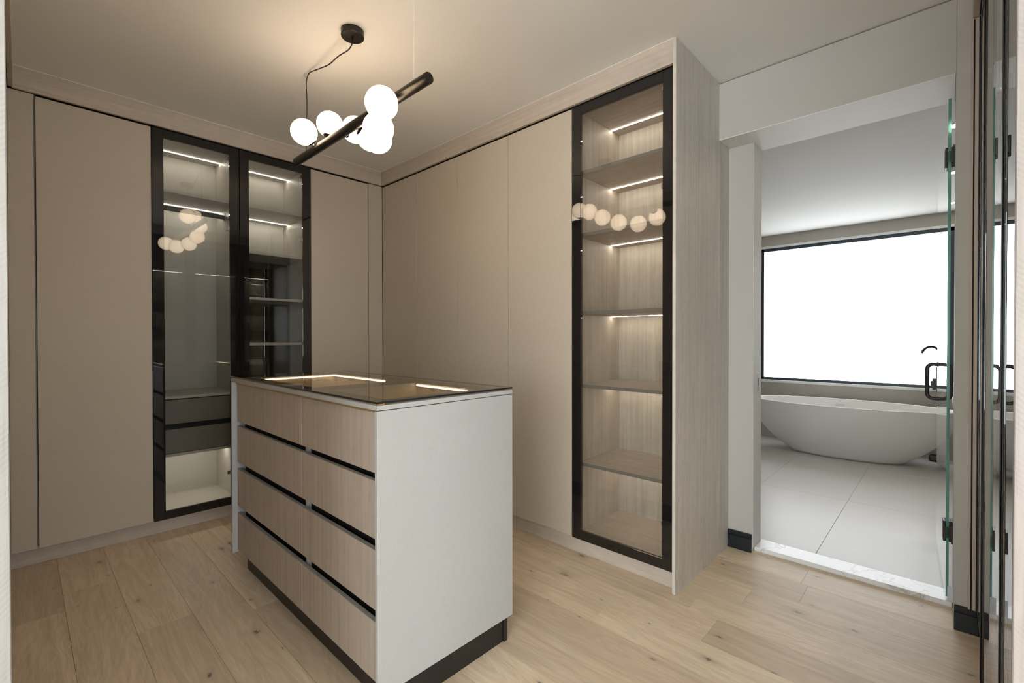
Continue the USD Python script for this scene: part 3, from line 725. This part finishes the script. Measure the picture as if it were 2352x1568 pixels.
can = lathe([(0.0, -0.029), (0.047, -0.029), (0.0495, -0.0275), (0.0505, -0.025), (0.0505, 0.0), (0.0, 0.0)])
can.apply_translation((1.045, 1.975, CEIL - 0.0005))
cp = lamp.part("canopy", can, "black_bronze", smooth=40)
st = join(cyl((1.045, 1.975, CEIL - 0.046), (1.045, 1.975, CEIL - 0.029), 0.0042, 16), cyl((1.045, 1.975, CEIL - 0.053), (1.045, 1.975, CEIL - 0.046), 0.0055, 16))
lamp.part("cord_grip", st, "black_bronze", parent=cp, smooth=40)
path = smooth_path([(1.045, 1.975, 2.541), (1.045, 1.996, 2.528), (1.044, 2.055, 2.528), (1.044, 2.12, 2.535), (1.044, 2.20, 2.535), (1.044, 2.281, 2.550), (1.044, 2.381, 2.573),
                    (1.043, 2.450, 2.572), (1.043, 2.463, 2.555), (1.043, 2.464, 2.50), (1.043, 2.464, 2.35), (1.042, 2.464, 2.176)], 8)
lamp.part("power_cord", tube(path, 0.0028, 10), "cable_black", smooth=True)
lamp.part("ceiling_hook", join(cyl((1.043, 2.468, CEIL - 0.0005), (1.043, 2.468, CEIL - 0.020), 0.0055, 16), cyl((1.043, 2.466, CEIL - 0.02), (1.043, 2.466, CEIL - 0.035), 0.0035, 12)), "chrome", smooth=40)
lamp.part("suspension_wire", cyl((AX, 1.487, AZ + TR + 0.010), (AX, 1.487, CEIL - 0.0005), 0.0007, 8), "wire_clear")
lamp.part("wire_grip", join(cyl((AX, 1.487, AZ + TR - 0.002), (AX, 1.487, AZ + TR + 0.012), 0.004, 14), cyl((AX, 1.487, AZ + TR - 0.002), (AX, 1.487, AZ + TR + 0.003), 0.0065, 14)), "chrome", smooth=40)
tb = lamp.part("tube", cyl((AX, 1.400, AZ), (AX, 2.572, AZ), TR, 48), "black_bronze", smooth=40)
for y0, y1 in ((1.393, 1.3985), (2.5735, 2.579)):
    lamp.part("end_cap", cyl((AX, y0, AZ), (AX, y1, AZ), TR - 0.0006, 48), "black_bronze", smooth=40)
GR = 0.0625
for gx_, gy_, gz_ in ((0.974, 2.332, 2.222), (1.051, 2.214, 2.246), (1.112, 2.079, 2.200), (1.121, 1.953, 2.130), (1.085, 1.831, 2.076), (1.014, 1.705, 2.059), (0.955, 1.582, 2.097)):
    c = np.array([gx_, gy_, gz_]); a = np.array([AX, gy_, AZ]); d = c - a; dist = np.linalg.norm(d); d /= dist
    s = trimesh.creation.icosphere(4, GR); s.apply_translation(c)
    g = lamp.part("globe", s, "globe_light", smooth=True, label="glowing opal glass globe")
    cup = lathe([(0.0, 0.0), (0.0135, 0.0), (0.0235, 0.004), (0.0245, 0.007), (0.022, 0.0085), (0.0, 0.0085)], 28)
    T = trimesh.geometry.align_vectors([0, 0, 1], d); T[:3, 3] = c - d * (GR + 0.0005)
    cup.apply_transform(T)
    lamp.part("globe_cup", cup, "black_bronze", parent=g, smooth=40)
    lamp.part("globe_stem", cyl(a + d * (TR - 0.004), c - d * (GR - 0.002), 0.0042, 14), "chrome", parent=g, smooth=40)

# ------------------------------------------------------------------ bathroom things
def oval_ring(cx, cy, a, b, z, n=96, p=2.15):
    t = np.linspace(0, 2 * np.pi, n, endpoint=False)
    c, s = np.cos(t), np.sin(t)
    return np.stack([cx + b * np.sign(c) * np.abs(c) ** (2 / p), cy + a * np.sign(s) * np.abs(s) ** (2 / p), np.full(n, z)], 1)


def loft(rings, close=True):
    n = len(rings[0])
    v = np.vstack(rings + [rings[0].mean(0, keepdims=True), rings[-1].mean(0, keepdims=True)])
    f = []
    for i in range(len(rings) - 1):
        for k in range(n):
            a, b = i * n + k, i * n + (k + 1) % n
            f += [[a, b, b + n], [a, b + n, a + n]]
    o = len(rings) * n
    for k in range(n):
        f.append([o, (k + 1) % n, k])
        f.append([o + 1, (len(rings) - 1) * n + k, (len(rings) - 1) * n + (k + 1) % n])
    m = trimesh.Trimesh(v, f, process=False)
    m.fix_normals()
    return m


tub = Thing("bathtub", (5.685, 0.761, 0), "white oval freestanding stone bathtub below the frosted window", "bathtub")
R = []
H = 0.54
for s in np.linspace(0, 1, 22):
    fz = 1 - (1 - s) ** 2.1
    R.append(oval_ring(5.685, 0.761, 0.44 + 0.40 * fz, 0.145 + 0.245 * fz, 0.0005 + (H - 0.010) * s, p=2.0))
for da, dz in ((0.0005, 0.006), (-0.004, 0.0095), (-0.010, 0.010), (-0.016, 0.0095), (-0.020, 0.006)):
    R.append(oval_ring(5.685, 0.761, 0.84 + da, 0.39 + da, H - 0.010 + dz, p=2.0))
for s in np.linspace(1, 0, 14):
    fz = 1 - (1 - s) ** 2.1
    R.append(oval_ring(5.685, 0.761, 0.42 + 0.395 * fz, 0.13 + 0.236 * fz, 0.08 + (H - 0.10) * s, p=2.0))
tub.part("body", loft(R), "tub_stone", smooth=True)
tub.part("overflow_slot", box((6.030, 0.80, 0.468), (6.047, 0.88, 0.476), 0.002), "tub_mark", label="small grey overflow slot on the inner far side")

tap = Thing("bath_filler", (6.08, 0.085, 0), "black floor-standing bath filler at the right end of the tub", "bath tap")
bpy_, bpx = 0.075, 6.08
tap.part("base", box((bpx - 0.05, bpy_ - 0.06, 0.0005), (bpx + 0.06, bpy_ + 0.055, 0.055), 0.014), "black_matt")
tap.part("pillar", box((bpx - 0.014, bpy_ - 0.030, 0.055), (bpx + 0.014, bpy_ - 0.008, 0.93), 0.002), "black_matt")
tap.part("mixer_body", join(box((bpx - 0.03, bpy_ - 0.070, 0.695), (bpx + 0.03, bpy_ + 0.032, 0.800), 0.003), box((bpx - 0.02, bpy_ + 0.032, 0.72), (bpx + 0.02, bpy_ + 0.041, 0.775), 0.002),
                            box((bpx - 0.02, bpy_ - 0.044, 0.672), (bpx + 0.02, bpy_ + 0.005, 0.915), 0.003)), "black_matt")
arc = []
for k in range(16):
    tt = math.pi * k / 15 * 0.93
    arc.append((bpx - 0.015 - 0.10 * (1 - math.cos(tt)), bpy_ - 0.02 + 0.062 * (1 - math.cos(tt)), 1.035 + 0.075 * math.sin(tt)))
tap.part("spout", tube([(bpx, bpy_ - 0.02, 0.93), (bpx, bpy_ - 0.02, 1.0)] + arc, 0.0105, 14), "black_matt", smooth=True)

van = Thing("bathroom_vanity", (4.0, -0.3, 0), "oak fronted bathroom vanity glimpsed behind the open glass door", "vanity")
van.part("body", box((3.32, -0.60, 0.06), (4.9, -0.055, 0.82), 0.002), "carcass_grey")
van.part("worktop", box((3.28, -0.60, 0.82), (4.95, -0.022, 0.855), 0.002), "tub_stone")
for k in range(4):
    van.part("front_panel", box((3.33 + 0.39 * k, -0.055, 0.08), (3.71 + 0.39 * k, -0.034, 0.81), 0.002), "oak_upright_x")
van.part("leg", box((3.36, -0.5, 0.0005), (3.42, -0.1, 0.06), 0.002), "black_matt")
van.part("leg", box((4.8, -0.5, 0.0005), (4.86, -0.1, 0.06), 0.002), "black_matt")

t0 = None
for k, (x, lab) in enumerate(((3.70, "round recessed ceiling downlight nearest the bathroom door"), (4.74, "middle round recessed downlight of the bathroom ceiling"),
                              (5.80, "round recessed bathroom downlight nearest the window"))):
    if t0 is None:
        t0 = Thing("downlight", (x, -0.035, 2.42), lab, "downlight", "bathroom downlights")
        ring = lathe([(0.036, -0.004), (0.045, -0.003), (0.046, 0.0), (0.034, 0.0)], 32); ring.apply_translation((x, -0.035, 2.4195))
        t0.part("bezel", ring, "white_trim", smooth=40)
        dl_ = UsdLux.DiskLight.Define(stage, t0.path + "/lamp"); dl_.CreateRadiusAttr(0.032); dl_.CreateIntensityAttr(DOWN_E); dl_.CreateColorAttr(Gf.Vec3f(*SPOT)); dl_.AddTranslateOp().Set(Gf.Vec3d(0, 0, -0.0045))
        t0.part("lens", cyl((x, -0.035, 2.4165), (x, -0.035, 2.4192), 0.034, 32), "spot_light")
    else:
        dup(t0, (x, -0.035, 2.42), lab)

t = Thing("plastic_film", (2.639, -0.024, 0.1), "strip of silvery protective film above the right black baseboard", "film")
t.part("strip", box((2.6375, -0.0210, 0.101), (2.6395, -0.0035, 0.168), 0.0004), "film")
